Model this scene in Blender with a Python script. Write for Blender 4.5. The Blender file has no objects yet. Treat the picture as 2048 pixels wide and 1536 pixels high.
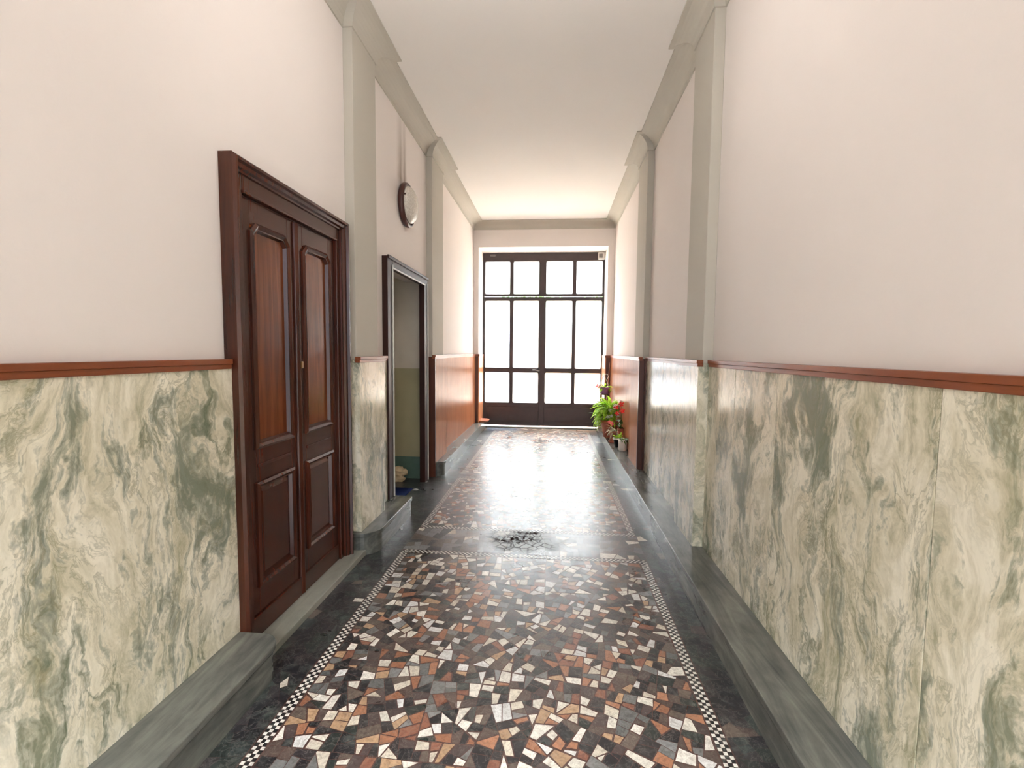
import bpy, bmesh, math, random
from mathutils import Vector, Matrix, Quaternion
import mathutils

S = bpy.context.scene
C = S.collection
PI = math.pi

# ------------------------------------------------------------------ camera
YAW, PITCH, ROLL, FPX = 0.08746429, -0.06846957, 0.00906645, 931.99
cam_d = bpy.data.cameras.new('camera')
cam_d.sensor_fit = 'HORIZONTAL'
cam_d.sensor_width = 36.0
cam_d.lens = FPX / 2048 * 36.0
cam_d.clip_start = 0.02
cam = bpy.data.objects.new('camera', cam_d)
C.objects.link(cam)
cy_, sy_ = math.cos(YAW), math.sin(YAW)
cp_, sp_ = math.cos(PITCH), math.sin(PITCH)
fw = Vector((-sy_ * cp_, cy_ * cp_, sp_))
rt = Vector((cy_, sy_, 0))
up = rt.cross(fw)
cr_, sr_ = math.cos(ROLL), math.sin(ROLL)
rt2 = cr_ * rt + sr_ * up
up2 = -sr_ * rt + cr_ * up
m = Matrix((rt2, up2, -fw)).transposed().to_4x4()
m.translation = Vector((0, 0, 1.5))
cam.matrix_world = m
S.camera = cam

# ------------------------------------------------------------------ world, sun, added fill, exposure
S.view_settings.view_transform = 'Standard'
S.view_settings.look = 'None'
S.view_settings.gamma = 1
S.view_settings.use_curve_mapping = False
S.view_settings.exposure = 0.5

w = bpy.data.worlds.new('sky')
S.world = w
w.use_nodes = True
nt = w.node_tree
bg = nt.nodes['Background']
tc = nt.nodes.new('ShaderNodeTexCoord')
sx = nt.nodes.new('ShaderNodeSeparateXYZ')
rp = nt.nodes.new('ShaderNodeValToRGB')
nt.links.new(tc.outputs['Generated'], sx.inputs[0])
nt.links.new(sx.outputs['Z'], rp.inputs[0])
rp.color_ramp.elements[0].position = 0.0
rp.color_ramp.elements[0].color = (0.0095, 0.0115, 0.013, 1)
rp.color_ramp.elements[1].position = 0.66
rp.color_ramp.elements[1].color = (0.96, 0.98, 1.0, 1)
e_ = rp.color_ramp.elements.new(0.20)
e_.color = (0.028, 0.030, 0.034, 1)
e_ = rp.color_ramp.elements.new(0.42)
e_.color = (0.037, 0.040, 0.044, 1)
nt.links.new(rp.outputs[0], bg.inputs[0])
bg.inputs[1].default_value = 76.0

sun_d = bpy.data.lights.new('sun', 'SUN')
sun_d.energy = 2.0
sun_d.color = (1.0, 0.93, 0.82)
sun_d.angle = math.radians(1.0)
sun = bpy.data.objects.new('sun', sun_d)
sun.rotation_euler = (math.radians(38), 0, math.radians(25))
C.objects.link(sun)

def area(name, loc, rot, sx_, sy__, energy, col):
    d = bpy.data.lights.new(name, 'AREA')
    d.shape = 'RECTANGLE'
    d.size, d.size_y = sx_, sy__
    d.energy = energy
    d.color = col
    o = bpy.data.objects.new(name, d)
    o.location = loc
    o.rotation_euler = rot
    C.objects.link(o)
    return o
# added area light behind the camera, standing in for unseen entrance daylight
area('added_entrance_fill', (-0.2, -2.45, 1.75), (PI / 2, 0, 0), 2.1, 3.1, 7, (0.82, 0.89, 1.0))

# ------------------------------------------------------------------ material helpers
def new_mat(name):
    mt = bpy.data.materials.new(name)
    mt.use_nodes = True
    n = mt.node_tree
    return mt, n, n.nodes['Principled BSDF']

def N(n, t, **kw):
    nd = n.nodes.new(t)
    for k, v in kw.items():
        setattr(nd, k, v)
    return nd

def ramp(n, src, stops, interp='LINEAR'):
    r = N(n, 'ShaderNodeValToRGB')
    r.color_ramp.interpolation = interp
    e = r.color_ramp.elements
    e[0].position, e[0].color = stops[0][0], (*stops[0][1], 1)
    e[1].position, e[1].color = stops[-1][0], (*stops[-1][1], 1)
    for p, c in stops[1:-1]:
        x = e.new(p)
        x.color = (*c, 1)
    n.links.new(src, r.inputs[0])
    return r.outputs[0]

def mix(n, f, a, b, bt='MIX'):
    m_ = N(n, 'ShaderNodeMix', data_type='RGBA', blend_type=bt)
    for sock, v in ((m_.inputs[0], f), (m_.inputs[6], a), (m_.inputs[7], b)):
        if hasattr(v, 'is_linked'):
            n.links.new(v, sock)
        elif isinstance(v, tuple):
            sock.default_value = (*v, 1)
        else:
            sock.default_value = v
    return m_.outputs[2]

def math_(n, op, a, b=None, c=None, clamp=False):
    m_ = N(n, 'ShaderNodeMath', operation=op, use_clamp=clamp)
    for i, v in enumerate((a, b, c)):
        if v is None: continue
        if hasattr(v, 'is_linked'):
            n.links.new(v, m_.inputs[i])
        else:
            m_.inputs[i].default_value = v
    return m_.outputs[0]

def mapping(n, src, scale=(1, 1, 1), loc=(0, 0, 0), rot=(0, 0, 0)):
    mp = N(n, 'ShaderNodeMapping')
    mp.inputs['Scale'].default_value = scale
    mp.inputs['Location'].default_value = loc
    mp.inputs['Rotation'].default_value = rot
    n.links.new(src, mp.inputs[0])
    return mp.outputs[0]

def noise(n, vec, scale, detail=3, rough=0.5, dist=0.0, out=0):
    t = N(n, 'ShaderNodeTexNoise')
    t.inputs['Scale'].default_value = scale
    t.inputs['Detail'].default_value = detail
    t.inputs['Roughness'].default_value = rough
    t.inputs['Distortion'].default_value = dist
    n.links.new(vec, t.inputs['Vector'])
    return t.outputs[out]

def bump(n, p, h, strength, dist=0.01):
    b = N(n, 'ShaderNodeBump')
    b.inputs['Strength'].default_value = strength
    b.inputs['Distance'].default_value = dist
    n.links.new(h, b.inputs['Height'])
    n.links.new(b.outputs[0], p.inputs['Normal'])

def pos(n):
    return N(n, 'ShaderNodeNewGeometry').outputs['Position']

def lin(r, g, b):
    f = lambda c: (c / 255 / 12.92) if c / 255 <= 0.04045 else ((c / 255 + 0.055) / 1.055) ** 2.4
    return (f(r), f(g), f(b))

def plain(name, col, rough=0.5, spec=0.5, metal=0.0, var=0.08, scale=12):
    mt, n, p = new_mat(name)
    v = noise(n, pos(n), scale, 3)
    c2 = tuple(max(0, x * (1 - var * 2)) for x in col)
    c = ramp(n, v, [(0.35, c2), (0.65, col)])
    n.links.new(c, p.inputs['Base Color'])
    p.inputs['Roughness'].default_value = rough
    p.inputs['Metallic'].default_value = metal
    p.inputs['Specular IOR Level'].default_value = spec
    return mt

# ------------------------------------------------------------------ materials
def plaster(name, c1, c2, stain=False):
    mt, n, p = new_mat(name)
    P = pos(n)
    big = noise(n, P, 0.7, 3, 0.5)
    c = ramp(n, big, [(0.3, c1), (0.7, c2)])
    if stain:                              # soot streaks rising from the wall lamp
        sp = N(n, 'ShaderNodeSeparateXYZ')
        wv = noise(n, P, 9, 3)
        n.links.new(P, sp.inputs[0])
        y = math_(n, 'ADD', sp.outputs['Y'], math_(n, 'MULTIPLY', math_(n, 'SUBTRACT', wv, 0.5), 0.05))
        def band(y0, wd):
            d = math_(n, 'ABSOLUTE', math_(n, 'SUBTRACT', y, y0))
            return math_(n, 'SUBTRACT', 1.0, math_(n, 'DIVIDE', d, wd), clamp=True)
        b1 = math_(n, 'MAXIMUM', band(4.50, 0.12), band(4.62, 0.08))
        zz = sp.outputs['Z']
        low = math_(n, 'MULTIPLY', math_(n, 'SUBTRACT', zz, 3.08), 12, clamp=True)
        top = math_(n, 'SUBTRACT', 1.0, math_(n, 'MULTIPLY', math_(n, 'SUBTRACT', zz, 3.10), 1.25), clamp=True)
        left = math_(n, 'LESS_THAN', sp.outputs['X'], -1.3)
        f = math_(n, 'MULTIPLY', math_(n, 'MULTIPLY', b1, low), math_(n, 'MULTIPLY', top, left))
        f = math_(n, 'MULTIPLY', f, 0.85)
        c = mix(n, f, c, lin(120, 98, 72))
    n.links.new(c, p.inputs['Base Color'])
    p.inputs['Roughness'].default_value = 0.75
    p.inputs['Specular IOR Level'].default_value = 0.25
    bump(n, p, noise(n, P, 60, 4, 0.6), 0.12, 0.004)
    return mt

M = {}
M['plaster'] = plaster('wall_plaster', lin(231, 223, 218), lin(237, 229, 224), True)
M['grey_plaster'] = plaster('pilaster_paint', lin(186, 181, 170), lin(194, 189, 178))
M['ceiling'] = plaster('ceiling_plaster', lin(236, 232, 228), lin(240, 236, 232))

def wood(name, dark, light, rough=0.3, axis='Z', grain=30, spec=0.5, contrast=(0.35, 0.7)):
    mt, n, p = new_mat(name)
    P = pos(n)
    sc = {'Z': (1, 1, 0.06), 'Y': (1, 0.06, 1), 'X': (0.06, 1, 1)}[axis]
    v = mapping(n, P, sc)
    a = noise(n, v, grain, 5, 0.6, 0.6)
    b = noise(n, P, 2.2, 2)
    f = math_(n, 'ADD', math_(n, 'MULTIPLY', a, 0.65), math_(n, 'MULTIPLY', b, 0.35))
    c = ramp(n, f, [(contrast[0], dark), (contrast[1], light)])
    n.links.new(c, p.inputs['Base Color'])
    p.inputs['Roughness'].default_value = rough
    p.inputs['Specular IOR Level'].default_value = spec
    bump(n, p, a, 0.08, 0.002)
    return mt
M['door_wood'] = wood('varnished_door_wood', lin(46, 20, 12), lin(80, 37, 21), 0.22)
M['door_panel'] = wood('varnished_door_panel', lin(82, 40, 22), lin(124, 66, 38), 0.18)
M['jamb_wood'] = wood('dark_jamb_wood', lin(38, 18, 14), lin(60, 30, 22), 0.45, spec=0.3)
M['rail_wood'] = wood('rail_wood', lin(110, 54, 28), lin(142, 78, 46), 0.35, 'Y')
M['slat_wood'] = wood('slatted_wainscot_wood', lin(160, 102, 66), lin(198, 138, 98), 0.3)
M['slat_dark'] = wood('wainscot_end_wood', lin(66, 32, 20), lin(96, 52, 34), 0.35)
M['iron'] = plain('brown_painted_iron', lin(58, 44, 42), 0.4)

def marble():
    mt, n, p = new_mat('green_veined_marble')
    P = pos(n)
    at = N(n, 'ShaderNodeAttribute', attribute_name='slab')
    ad = N(n, 'ShaderNodeVectorMath', operation='ADD')
    n.links.new(P, ad.inputs[0])
    n.links.new(at.outputs['Vector'], ad.inputs[1])
    Q = ad.outputs[0]
    # slow warp, so that streaks meet in chevrons
    wcol = noise(n, mapping(n, Q, (1, 1, 0.55)), 2.0, 3, 0.55, 0, 1)
    sb = N(n, 'ShaderNodeVectorMath', operation='SUBTRACT')
    n.links.new(wcol, sb.inputs[0]); sb.inputs[1].default_value = (0.5, 0.5, 0.5)
    sc = N(n, 'ShaderNodeVectorMath', operation='SCALE')
    n.links.new(sb.outputs[0], sc.inputs[0]); sc.inputs['Scale'].default_value = 0.62
    ad2 = N(n, 'ShaderNodeVectorMath', operation='ADD')
    n.links.new(Q, ad2.inputs[0]); n.links.new(sc.outputs[0], ad2.inputs[1])
    spq = N(n, 'ShaderNodeSeparateXYZ'); n.links.new(ad2.outputs[0], spq.inputs[0])
    tri = math_(n, 'PINGPONG', math_(n, 'ADD', spq.outputs['Y'], math_(n, 'MULTIPLY', spq.outputs['X'], 0.3)), 0.27)
    cmb = N(n, 'ShaderNodeCombineXYZ')
    n.links.new(spq.outputs['X'], cmb.inputs[0]); n.links.new(spq.outputs['Y'], cmb.inputs[1])
    n.links.new(math_(n, 'MULTIPLY_ADD', tri, 1.7, spq.outputs['Z']), cmb.inputs[2])
    W = cmb.outputs[0]
    # small curdled warp
    wc2 = noise(n, Q, 11, 3, 0.6, 0, 1)
    sb2 = N(n, 'ShaderNodeVectorMath', operation='SUBTRACT')
    n.links.new(wc2, sb2.inputs[0]); sb2.inputs[1].default_value = (0.5, 0.5, 0.5)
    sc2 = N(n, 'ShaderNodeVectorMath', operation='SCALE')
    n.links.new(sb2.outputs[0], sc2.inputs[0]); sc2.inputs['Scale'].default_value = 0.10
    ad3 = N(n, 'ShaderNodeVectorMath', operation='ADD')
    n.links.new(W, ad3.inputs[0]); n.links.new(sc2.outputs[0], ad3.inputs[1])
    W2 = ad3.outputs[0]
    fb = noise(n, mapping(n, W, (1, 1, 0.055)), 42, 4, 0.62)
    fb2 = noise(n, mapping(n, W2, (1, 1, 0.11)), 17, 4, 0.6)
    fc = math_(n, 'SUBTRACT', math_(n, 'ADD', math_(n, 'MULTIPLY', fb, 0.5), math_(n, 'MULTIPLY', fb2, 0.5)), 0.5)
    def feather(v, k):
        return math_(n, 'MULTIPLY_ADD', fc, k, v)
    cream = ramp(n, feather(noise(n, mapping(n, W2, (1, 1, 0.5)), 5.5, 6, 0.66), 0.45),
                 [(0.30, lin(172, 168, 140)), (0.45, lin(220, 213, 190)), (0.60, lin(242, 236, 218))])
    # broad grey-green vertical streaks with feathered edges
    s1 = feather(noise(n, mapping(n, W2, (1.0, 1.0, 0.38)), 4.2, 6, 0.66), 0.75)
    f1 = ramp(n, s1, [(0.505, (0, 0, 0)), (0.57, (0.6, 0.6, 0.6)), (0.65, (1, 1, 1))])
    tint = ramp(n, noise(n, Q, 1.3, 2), [(0.35, lin(112, 120, 96)), (0.65, lin(106, 118, 110))])
    c = mix(n, math_(n, 'MULTIPLY', f1, 0.86), cream, tint)
    # curdled outlines
    v = feather(noise(n, mapping(n, W2, (1, 1, 0.6)), 9.5, 6, 0.66, 0.5), 0.25)
    rd = math_(n, 'ABSOLUTE', math_(n, 'SUBTRACT', v, 0.5))
    f2 = ramp(n, rd, [(0.0, (1, 1, 1)), (0.045, (0, 0, 0))])
    msk = ramp(n, noise(n, Q, 2.6, 2), [(0.38, (0.1, 0.1, 0.1)), (0.6, (1, 1, 1))])
    c = mix(n, math_(n, 'MULTIPLY', math_(n, 'MULTIPLY', f2, msk), 0.5), c, lin(120, 120, 90))
    # long dark seams
    v2 = feather(noise(n, mapping(n, W2, (1, 1, 0.2)), 3.1, 5, 0.6, 0.2), 0.15)
    rd2 = math_(n, 'ABSOLUTE', math_(n, 'SUBTRACT', v2, 0.47))
    f3 = ramp(n, rd2, [(0.0, (1, 1, 1)), (0.028, (0, 0, 0))])
    msk2 = ramp(n, noise(n, Q, 1.8, 2), [(0.45, (0, 0, 0)), (0.6, (1, 1, 1))])
    c = mix(n, math_(n, 'MULTIPLY', math_(n, 'MULTIPLY', f3, msk2), 0.7), c, lin(98, 108, 86))
    c = mix(n, 0.22, c, ramp(n, fb, [(0.3, (0.5, 0.5, 0.47)), (0.65, (1, 1, 1))]), 'MULTIPLY')
    n.links.new(c, p.inputs['Base Color'])
    p.inputs['Roughness'].default_value = 0.17
    p.inputs['Specular IOR Level'].default_value = 0.3
    rr = math_(n, 'MULTIPLY_ADD', noise(n, Q, 3, 3), 0.14, 0.14)
    n.links.new(rr, p.inputs['Roughness'])
    return mt
M['marble'] = marble()

def grey_stone(name, c1, c2, c3, rough=0.22):
    mt, n, p = new_mat(name)
    P = pos(n)
    a = noise(n, mapping(n, P, (1, 0.14, 1), rot=(0, 0, 0.12)), 14, 5, 0.65, 0.8)
    b = noise(n, P, 3.2, 4, 0.6)
    c = ramp(n, math_(n, 'ADD', math_(n, 'MULTIPLY', a, 0.55), math_(n, 'MULTIPLY', b, 0.45)), [(0.34, c1), (0.5, c2), (0.68, c3)])
    n.links.new(c, p.inputs['Base Color'])
    p.inputs['Roughness'].default_value = rough
    return mt
M['step'] = grey_stone('grey_bardiglio_step', lin(66, 69, 68), lin(96, 97, 92), lin(126, 127, 118))
M['threshold'] = grey_stone('worn_threshold_stone', lin(118, 118, 108), lin(140, 140, 130), lin(160, 158, 148), 0.35)

def floor_mat():
    mt, n, p = new_mat('mosaic_stone')
    P = pos(n)
    at = N(n, 'ShaderNodeAttribute', attribute_name='chip')
    c = at.outputs['Color']
    v = noise(n, P, 45, 5, 0.7, 1.2)
    c = mix(n, 0.7, c, ramp(n, v, [(0.32, (0.42, 0.38, 0.36)), (0.58, (1, 1, 1))]), 'MULTIPLY')
    mo = noise(n, P, 9, 5, 0.7, 1.5)
    lum = N(n, 'ShaderNodeSeparateColor'); n.links.new(at.outputs['Color'], lum.inputs[0])
    isd = math_(n, 'LESS_THAN', lum.outputs[0], 0.07)
    c = mix(n, math_(n, 'MULTIPLY', isd, ramp(n, mo, [(0.5, (0, 0, 0)), (0.68, (0.6, 0.6, 0.6))])), c, lin(92, 100, 96))
    # pale veins in the dark stones
    v2 = noise(n, P, 16, 5, 0.65, 1.0)
    rd = math_(n, 'ABSOLUTE', math_(n, 'SUBTRACT', v2, 0.5))
    f = ramp(n, rd, [(0.0, (1, 1, 1)), (0.02, (0, 0, 0))])
    c = mix(n, math_(n, 'MULTIPLY', f, 0.36), c, lin(132, 128, 120))
    # broken, cracked patch between the two mosaic panels, and small chips of dirt
    sp = N(n, 'ShaderNodeSeparateXYZ')
    n.links.new(P, sp.inputs[0])
    wob = math_(n, 'MULTIPLY', math_(n, 'SUBTRACT', noise(n, P, 7, 3), 0.5), 1.1)
    def blob(x, y, rx, ry):
        dx = math_(n, 'DIVIDE', math_(n, 'SUBTRACT', sp.outputs['X'], x), rx)
        dy = math_(n, 'DIVIDE', math_(n, 'SUBTRACT', sp.outputs['Y'], y), ry)
        d = math_(n, 'SQRT', math_(n, 'ADD', math_(n, 'MULTIPLY', dx, dx), math_(n, 'MULTIPLY', dy, dy)))
        return math_(n, 'MULTIPLY', math_(n, 'SUBTRACT', math_(n, 'ADD', 1.0, wob), d), 2.5, clamp=True)
    vd = N(n, 'ShaderNodeTexVoronoi', feature='DISTANCE_TO_EDGE')
    vd.inputs['Scale'].default_value = 13
    n.links.new(mapping(n, P, (1, 1.1, 1)), vd.inputs['Vector'])
    crack = ramp(n, vd.outputs['Distance'], [(0.0, (1, 1, 1)), (0.10, (0, 0, 0))])
    patch = blob(-0.24, 3.60, 0.36, 0.24)
    dark = blob(-0.28, 3.64, 0.26, 0.11)
    dark2 = blob(-0.17, 3.78, 0.14, 0.045)
    rag = ramp(n, noise(n, P, 24, 4, 0.7, 0.6), [(0.46, (0, 0, 0)), (0.52, (1, 1, 1))])
    dark = math_(n, 'MULTIPLY', dark, rag)
    dark2 = math_(n, 'MULTIPLY', dark2, rag)
    c = mix(n, math_(n, 'MULTIPLY', patch, 0.45), c, lin(112, 116, 108))
    c = mix(n, math_(n, 'MULTIPLY', crack, patch), c, lin(24, 16, 15))
    c = mix(n, math_(n, 'MAXIMUM', dark, dark2), c, lin(40, 28, 26))
    for bx, by, rx, ry in ((0.02, 2.80, 0.05, 0.035), (0.13, 2.79, 0.05, 0.04), (0.10, 2.90, 0.03, 0.03), (0.30, 2.9, 0.05, 0.02), (-0.55, 3.42, 0.03, 0.02), (0.05, 3.32, 0.02, 0.015), (0.28, 3.36, 0.03, 0.015), (-0.03, 2.62, 0.04, 0.02)):
        c = mix(n, blob(bx, by, rx, ry), c, lin(74, 42, 30))
    n.links.new(c, p.inputs['Base Color'])
    r1 = math_(n, 'MULTIPLY_ADD', noise(n, P, 2.5, 4, 0.6), 0.22, 0.19)
    n.links.new(math_(n, 'ADD', r1, math_(n, 'MULTIPLY', patch, 0.15)), p.inputs['Roughness'])
    sp_ = math_(n, 'MULTIPLY_ADD', math_(n, 'MAXIMUM', math_(n, 'MULTIPLY', crack, patch), math_(n, 'MAXIMUM', dark, dark2)), -0.5, 0.5, clamp=True)
    SPEC = sp_
    n.links.new(SPEC, p.inputs['Specular IOR Level'])
    n.links.new(math_(n, 'MULTIPLY', SPEC, 0.4), p.inputs['Coat Weight'])
    p.inputs['Coat IOR'].default_value = 1.6
    p.inputs['Coat Roughness'].default_value = 0.27
    bump(n, p, noise(n, P, 22, 3), 0.08, 0.004)
    return mt
M['floor'] = floor_mat()

def glass_mat():
    mt, n, p = new_mat('frosted_textured_glass')
    P = pos(n)
    n.nodes.remove(p)
    out = n.nodes['Material Output']
    rf = N(n, 'ShaderNodeBsdfRefraction')
    rf.inputs['IOR'].default_value = 1.12
    rf.inputs['Roughness'].default_value = 0.22
    rf.inputs['Color'].default_value = (0.97, 0.98, 0.98, 1)
    gl = N(n, 'ShaderNodeBsdfGlossy')
    gl.inputs['Roughness'].default_value = 0.2
    tr = N(n, 'ShaderNodeBsdfTransparent')
    b = N(n, 'ShaderNodeBump')
    b.inputs['Strength'].default_value = 0.5
    b.inputs['Distance'].default_value = 0.004
    n.links.new(noise(n, P, 70, 3, 0.6), b.inputs['Height'])
    n.links.new(b.outputs[0], rf.inputs['Normal'])
    n.links.new(b.outputs[0], gl.inputs['Normal'])
    m1 = N(n, 'ShaderNodeMixShader'); m1.inputs[0].default_value = 0.22
    n.links.new(rf.outputs[0], m1.inputs[1]); n.links.new(tr.outputs[0], m1.inputs[2])
    tl = N(n, 'ShaderNodeBsdfTranslucent')
    tl.inputs['Color'].default_value = (0.9, 0.93, 0.94, 1)
    m3 = N(n, 'ShaderNodeMixShader'); m3.inputs[0].default_value = 0.16
    n.links.new(m1.outputs[0], m3.inputs[1]); n.links.new(tl.outputs[0], m3.inputs[2])
    m2 = N(n, 'ShaderNodeMixShader'); m2.inputs[0].default_value = 0.05
    n.links.new(m3.outputs[0], m2.inputs[1]); n.links.new(gl.outputs[0], m2.inputs[2])
    n.links.new(m2.outputs[0], out.inputs[0])
    return mt
M['glass'] = glass_mat()

M['white_plastic'] = plain('white_plastic', lin(225, 222, 214), 0.4)
M['grey_plastic'] = plain('grey_plastic', lin(120, 116, 112), 0.4)
M['brass'] = plain('worn_brass', lin(120, 90, 50), 0.35, metal=0.8)
M['brown_rim'] = plain('brown_lamp_rim', lin(70, 38, 32), 0.35)
M['terracotta'] = plain('terracotta', lin(176, 96, 70), 0.6)
M['terracotta_pale'] = plain('pale_terracotta', lin(200, 130, 104), 0.6)
M['black_plastic'] = plain('black_plastic', lin(36, 38, 42), 0.4)
M['soil'] = plain('potting_soil', lin(60, 42, 30), 0.9, scale=60)
M['purple'] = plain('purple_pot', lin(150, 100, 176), 0.45)
M['clear_grey'] = plain('pale_grey_pot', lin(196, 192, 182), 0.35)
M['navy'] = plain('navy_mat', lin(18, 34, 78), 0.95, 0.1)
M['cloth'] = plain('cream_cloth', lin(226, 204, 168), 0.9, 0.1)
M['beige_paint'] = plain('passage_beige_paint', lin(222, 212, 196), 0.7, scale=2)
M['olive_paint'] = plain('passage_olive_paint', lin(178, 170, 134), 0.5, scale=2)
M['green_skirting'] = plain('passage_green_skirting', lin(92, 118, 106), 0.5)
M['bark'] = wood('bark', lin(70, 52, 40), lin(110, 86, 66), 0.9)
M['cane_wood'] = wood('cane_wood', lin(100, 52, 34), lin(140, 80, 54), 0.4)

def leaf_mat(name, c1, c2, trans=0.4):
    mt, n, p = new_mat(name)
    c = ramp(n, noise(n, pos(n), 40, 3), [(0.35, c1), (0.65, c2)])
    n.links.new(c, p.inputs['Base Color'])
    p.inputs['Roughness'].default_value = 0.45
    out = n.nodes['Material Output']
    t = N(n, 'ShaderNodeBsdfTranslucent')
    n.links.new(c, t.inputs['Color'])
    mx = N(n, 'ShaderNodeMixShader'); mx.inputs[0].default_value = trans
    n.links.new(p.outputs[0], mx.inputs[1]); n.links.new(t.outputs[0], mx.inputs[2])
    n.links.new(mx.outputs[0], out.inputs[0])
    return mt
M['leaf'] = leaf_mat('bright_leaf', lin(132, 184, 40), lin(206, 236, 92), 0.5)
M['leaf_dark'] = leaf_mat('dark_leaf', lin(48, 84, 34), lin(96, 134, 52), 0.3)
M['leaf_pale'] = leaf_mat('pale_variegated_leaf', lin(170, 178, 140), lin(232, 230, 206), 0.3)
M['leaf_tree'] = leaf_mat('tree_leaf', lin(38, 78, 34), lin(70, 112, 58), 0.3)
M['petal_white'] = leaf_mat('white_petal', lin(240, 240, 236), lin(252, 252, 250), 0.3)
M['petal_red'] = leaf_mat('red_petal', lin(176, 14, 24), lin(214, 30, 40), 0.3)
M['petal_pink'] = leaf_mat('pink_petal', lin(222, 90, 96), lin(236, 130, 130), 0.3)

# glass dome of the wall lamp
mt, n_, p_ = new_mat('milky_lamp_glass')
c_ = ramp(n_, noise(n_, pos(n_), 90, 3), [(0.35, lin(196, 188, 176)), (0.65, lin(228, 222, 212))])
n_.links.new(c_, p_.inputs['Base Color'])
p_.inputs['Roughness'].default_value = 0.25
M['lamp_glass'] = mt

# ------------------------------------------------------------------ object helpers
def meta(o, label=None, cat=None, group=None, kind=None):
    if label: o['label'] = label
    if cat: o['category'] = cat
    if group: o['group'] = group
    if kind: o['kind'] = kind
    return o

def obj(name, bm, mat, parent=None, smooth=False, bevel=0.0):
    me = bpy.data.meshes.new(name)
    bmesh.ops.recalc_face_normals(bm, faces=bm.faces)
    if smooth:
        for f in bm.faces: f.smooth = True
    bm.to_mesh(me); bm.free()
    mats = mat if isinstance(mat, (list, tuple)) else [mat]
    for x in mats: me.materials.append(M[x])
    o = bpy.data.objects.new(name, me)
    C.objects.link(o)
    if parent is not None:
        o.parent = parent
    if bevel:
        b = o.modifiers.new('bevel', 'BEVEL')
        b.width = bevel; b.segments = 2; b.limit_method = 'ANGLE'
    return o

def empty(name, loc=(0, 0, 0), rz=0):
    o = bpy.data.objects.new(name, None)
    o.location = loc
    o.rotation_euler = (0, 0, rz)
    o.empty_display_size = 0.1
    C.objects.link(o)
    return o

def box(bm, x0, x1, y0, y1, z0, z1, mi=0):
    v = [bm.verts.new(c) for c in ((x0, y0, z0), (x1, y0, z0), (x1, y1, z0), (x0, y1, z0), (x0, y0, z1), (x1, y0, z1), (x1, y1, z1), (x0, y1, z1))]
    for q in ((0, 3, 2, 1), (4, 5, 6, 7), (0, 1, 5, 4), (1, 2, 6, 5), (2, 3, 7, 6), (3, 0, 4, 7)):
        f = bm.faces.new([v[i] for i in q]); f.material_index = mi
    return v

def prism(bm, pts, ext):
    """pts: closed outline of 3D points, ext: extrusion vector"""
    a = [bm.verts.new(p) for p in pts]
    b = [bm.verts.new(Vector(p) + Vector(ext)) for p in pts]
    bm.faces.new(a[::-1]); bm.faces.new(b)
    k = len(a)
    for i in range(k):
        bm.faces.new((a[i], a[(i + 1) % k], b[(i + 1) % k], b[i]))

def lathe(bm, prof, seg=28, c=(0, 0, 0), ax='Z'):
    rings = []
    for r, h in prof:
        ring = []
        for i in range(seg):
            t = 2 * PI * i / seg
            if ax == 'Z': q = (c[0] + r * math.cos(t), c[1] + r * math.sin(t), c[2] + h)
            else: q = (c[0] + h, c[1] + r * math.cos(t), c[2] + r * math.sin(t))
            ring.append(bm.verts.new(q))
        rings.append(ring)
    for a, b in zip(rings, rings[1:]):
        for i in range(seg):
            bm.faces.new((a[i], a[(i + 1) % seg], b[(i + 1) % seg], b[i]))
    for ring in (rings[0], rings[-1]):
        try: bm.faces.new(ring)
        except Exception: pass

def tube(bm, pts, r, seg=8, r1=None):
    pts = [Vector(p) for p in pts]
    rings = []
    for i, q in enumerate(pts):
        d = (pts[min(i + 1, len(pts) - 1)] - pts[max(i - 1, 0)]).normalized()
        a = d.cross(Vector((0, 0, 1)))
        if a.length < 0.05: a = d.cross(Vector((1, 0, 0)))
        a.normalize(); b = d.cross(a)
        rr = r if r1 is None else r + (r1 - r) * i / (len(pts) - 1)
        rings.append([bm.verts.new(q + a * rr * math.cos(2 * PI * k / seg) + b * rr * math.sin(2 * PI * k / seg)) for k in range(seg)])
    for a, b in zip(rings, rings[1:]):
        for i in range(seg):
            bm.faces.new((a[i], a[(i + 1) % seg], b[(i + 1) % seg], b[i]))
    bm.faces.new(rings[0][::-1]); bm.faces.new(rings[-1])

# ------------------------------------------------------------------ dimensions (metres)
XL, XR = -1.49, 1.08          # plaster planes
DL, DR = -1.455, 1.045        # wainscot planes
PJ = 0.07                     # pilaster projection
YB, YE = -2.5, 8.65           # front and end walls
ZC, ZB = 3.86, 3.73           # ceiling, foot of the cove
ZR = 1.435                    # top of the wainscot
SH = 0.17                     # step height
P1 = (3.27, 3.69)
P2 = (5.41, 5.95)
YD = 9.2                      # plane of the courtyard door
OX0, OX1, OZ = -1.395, 0.962, 3.42

def structure(name, label, cat, bm, mat, **kw):
    return meta(obj(name, bm, mat, **kw), label, cat, kind='structure')

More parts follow.
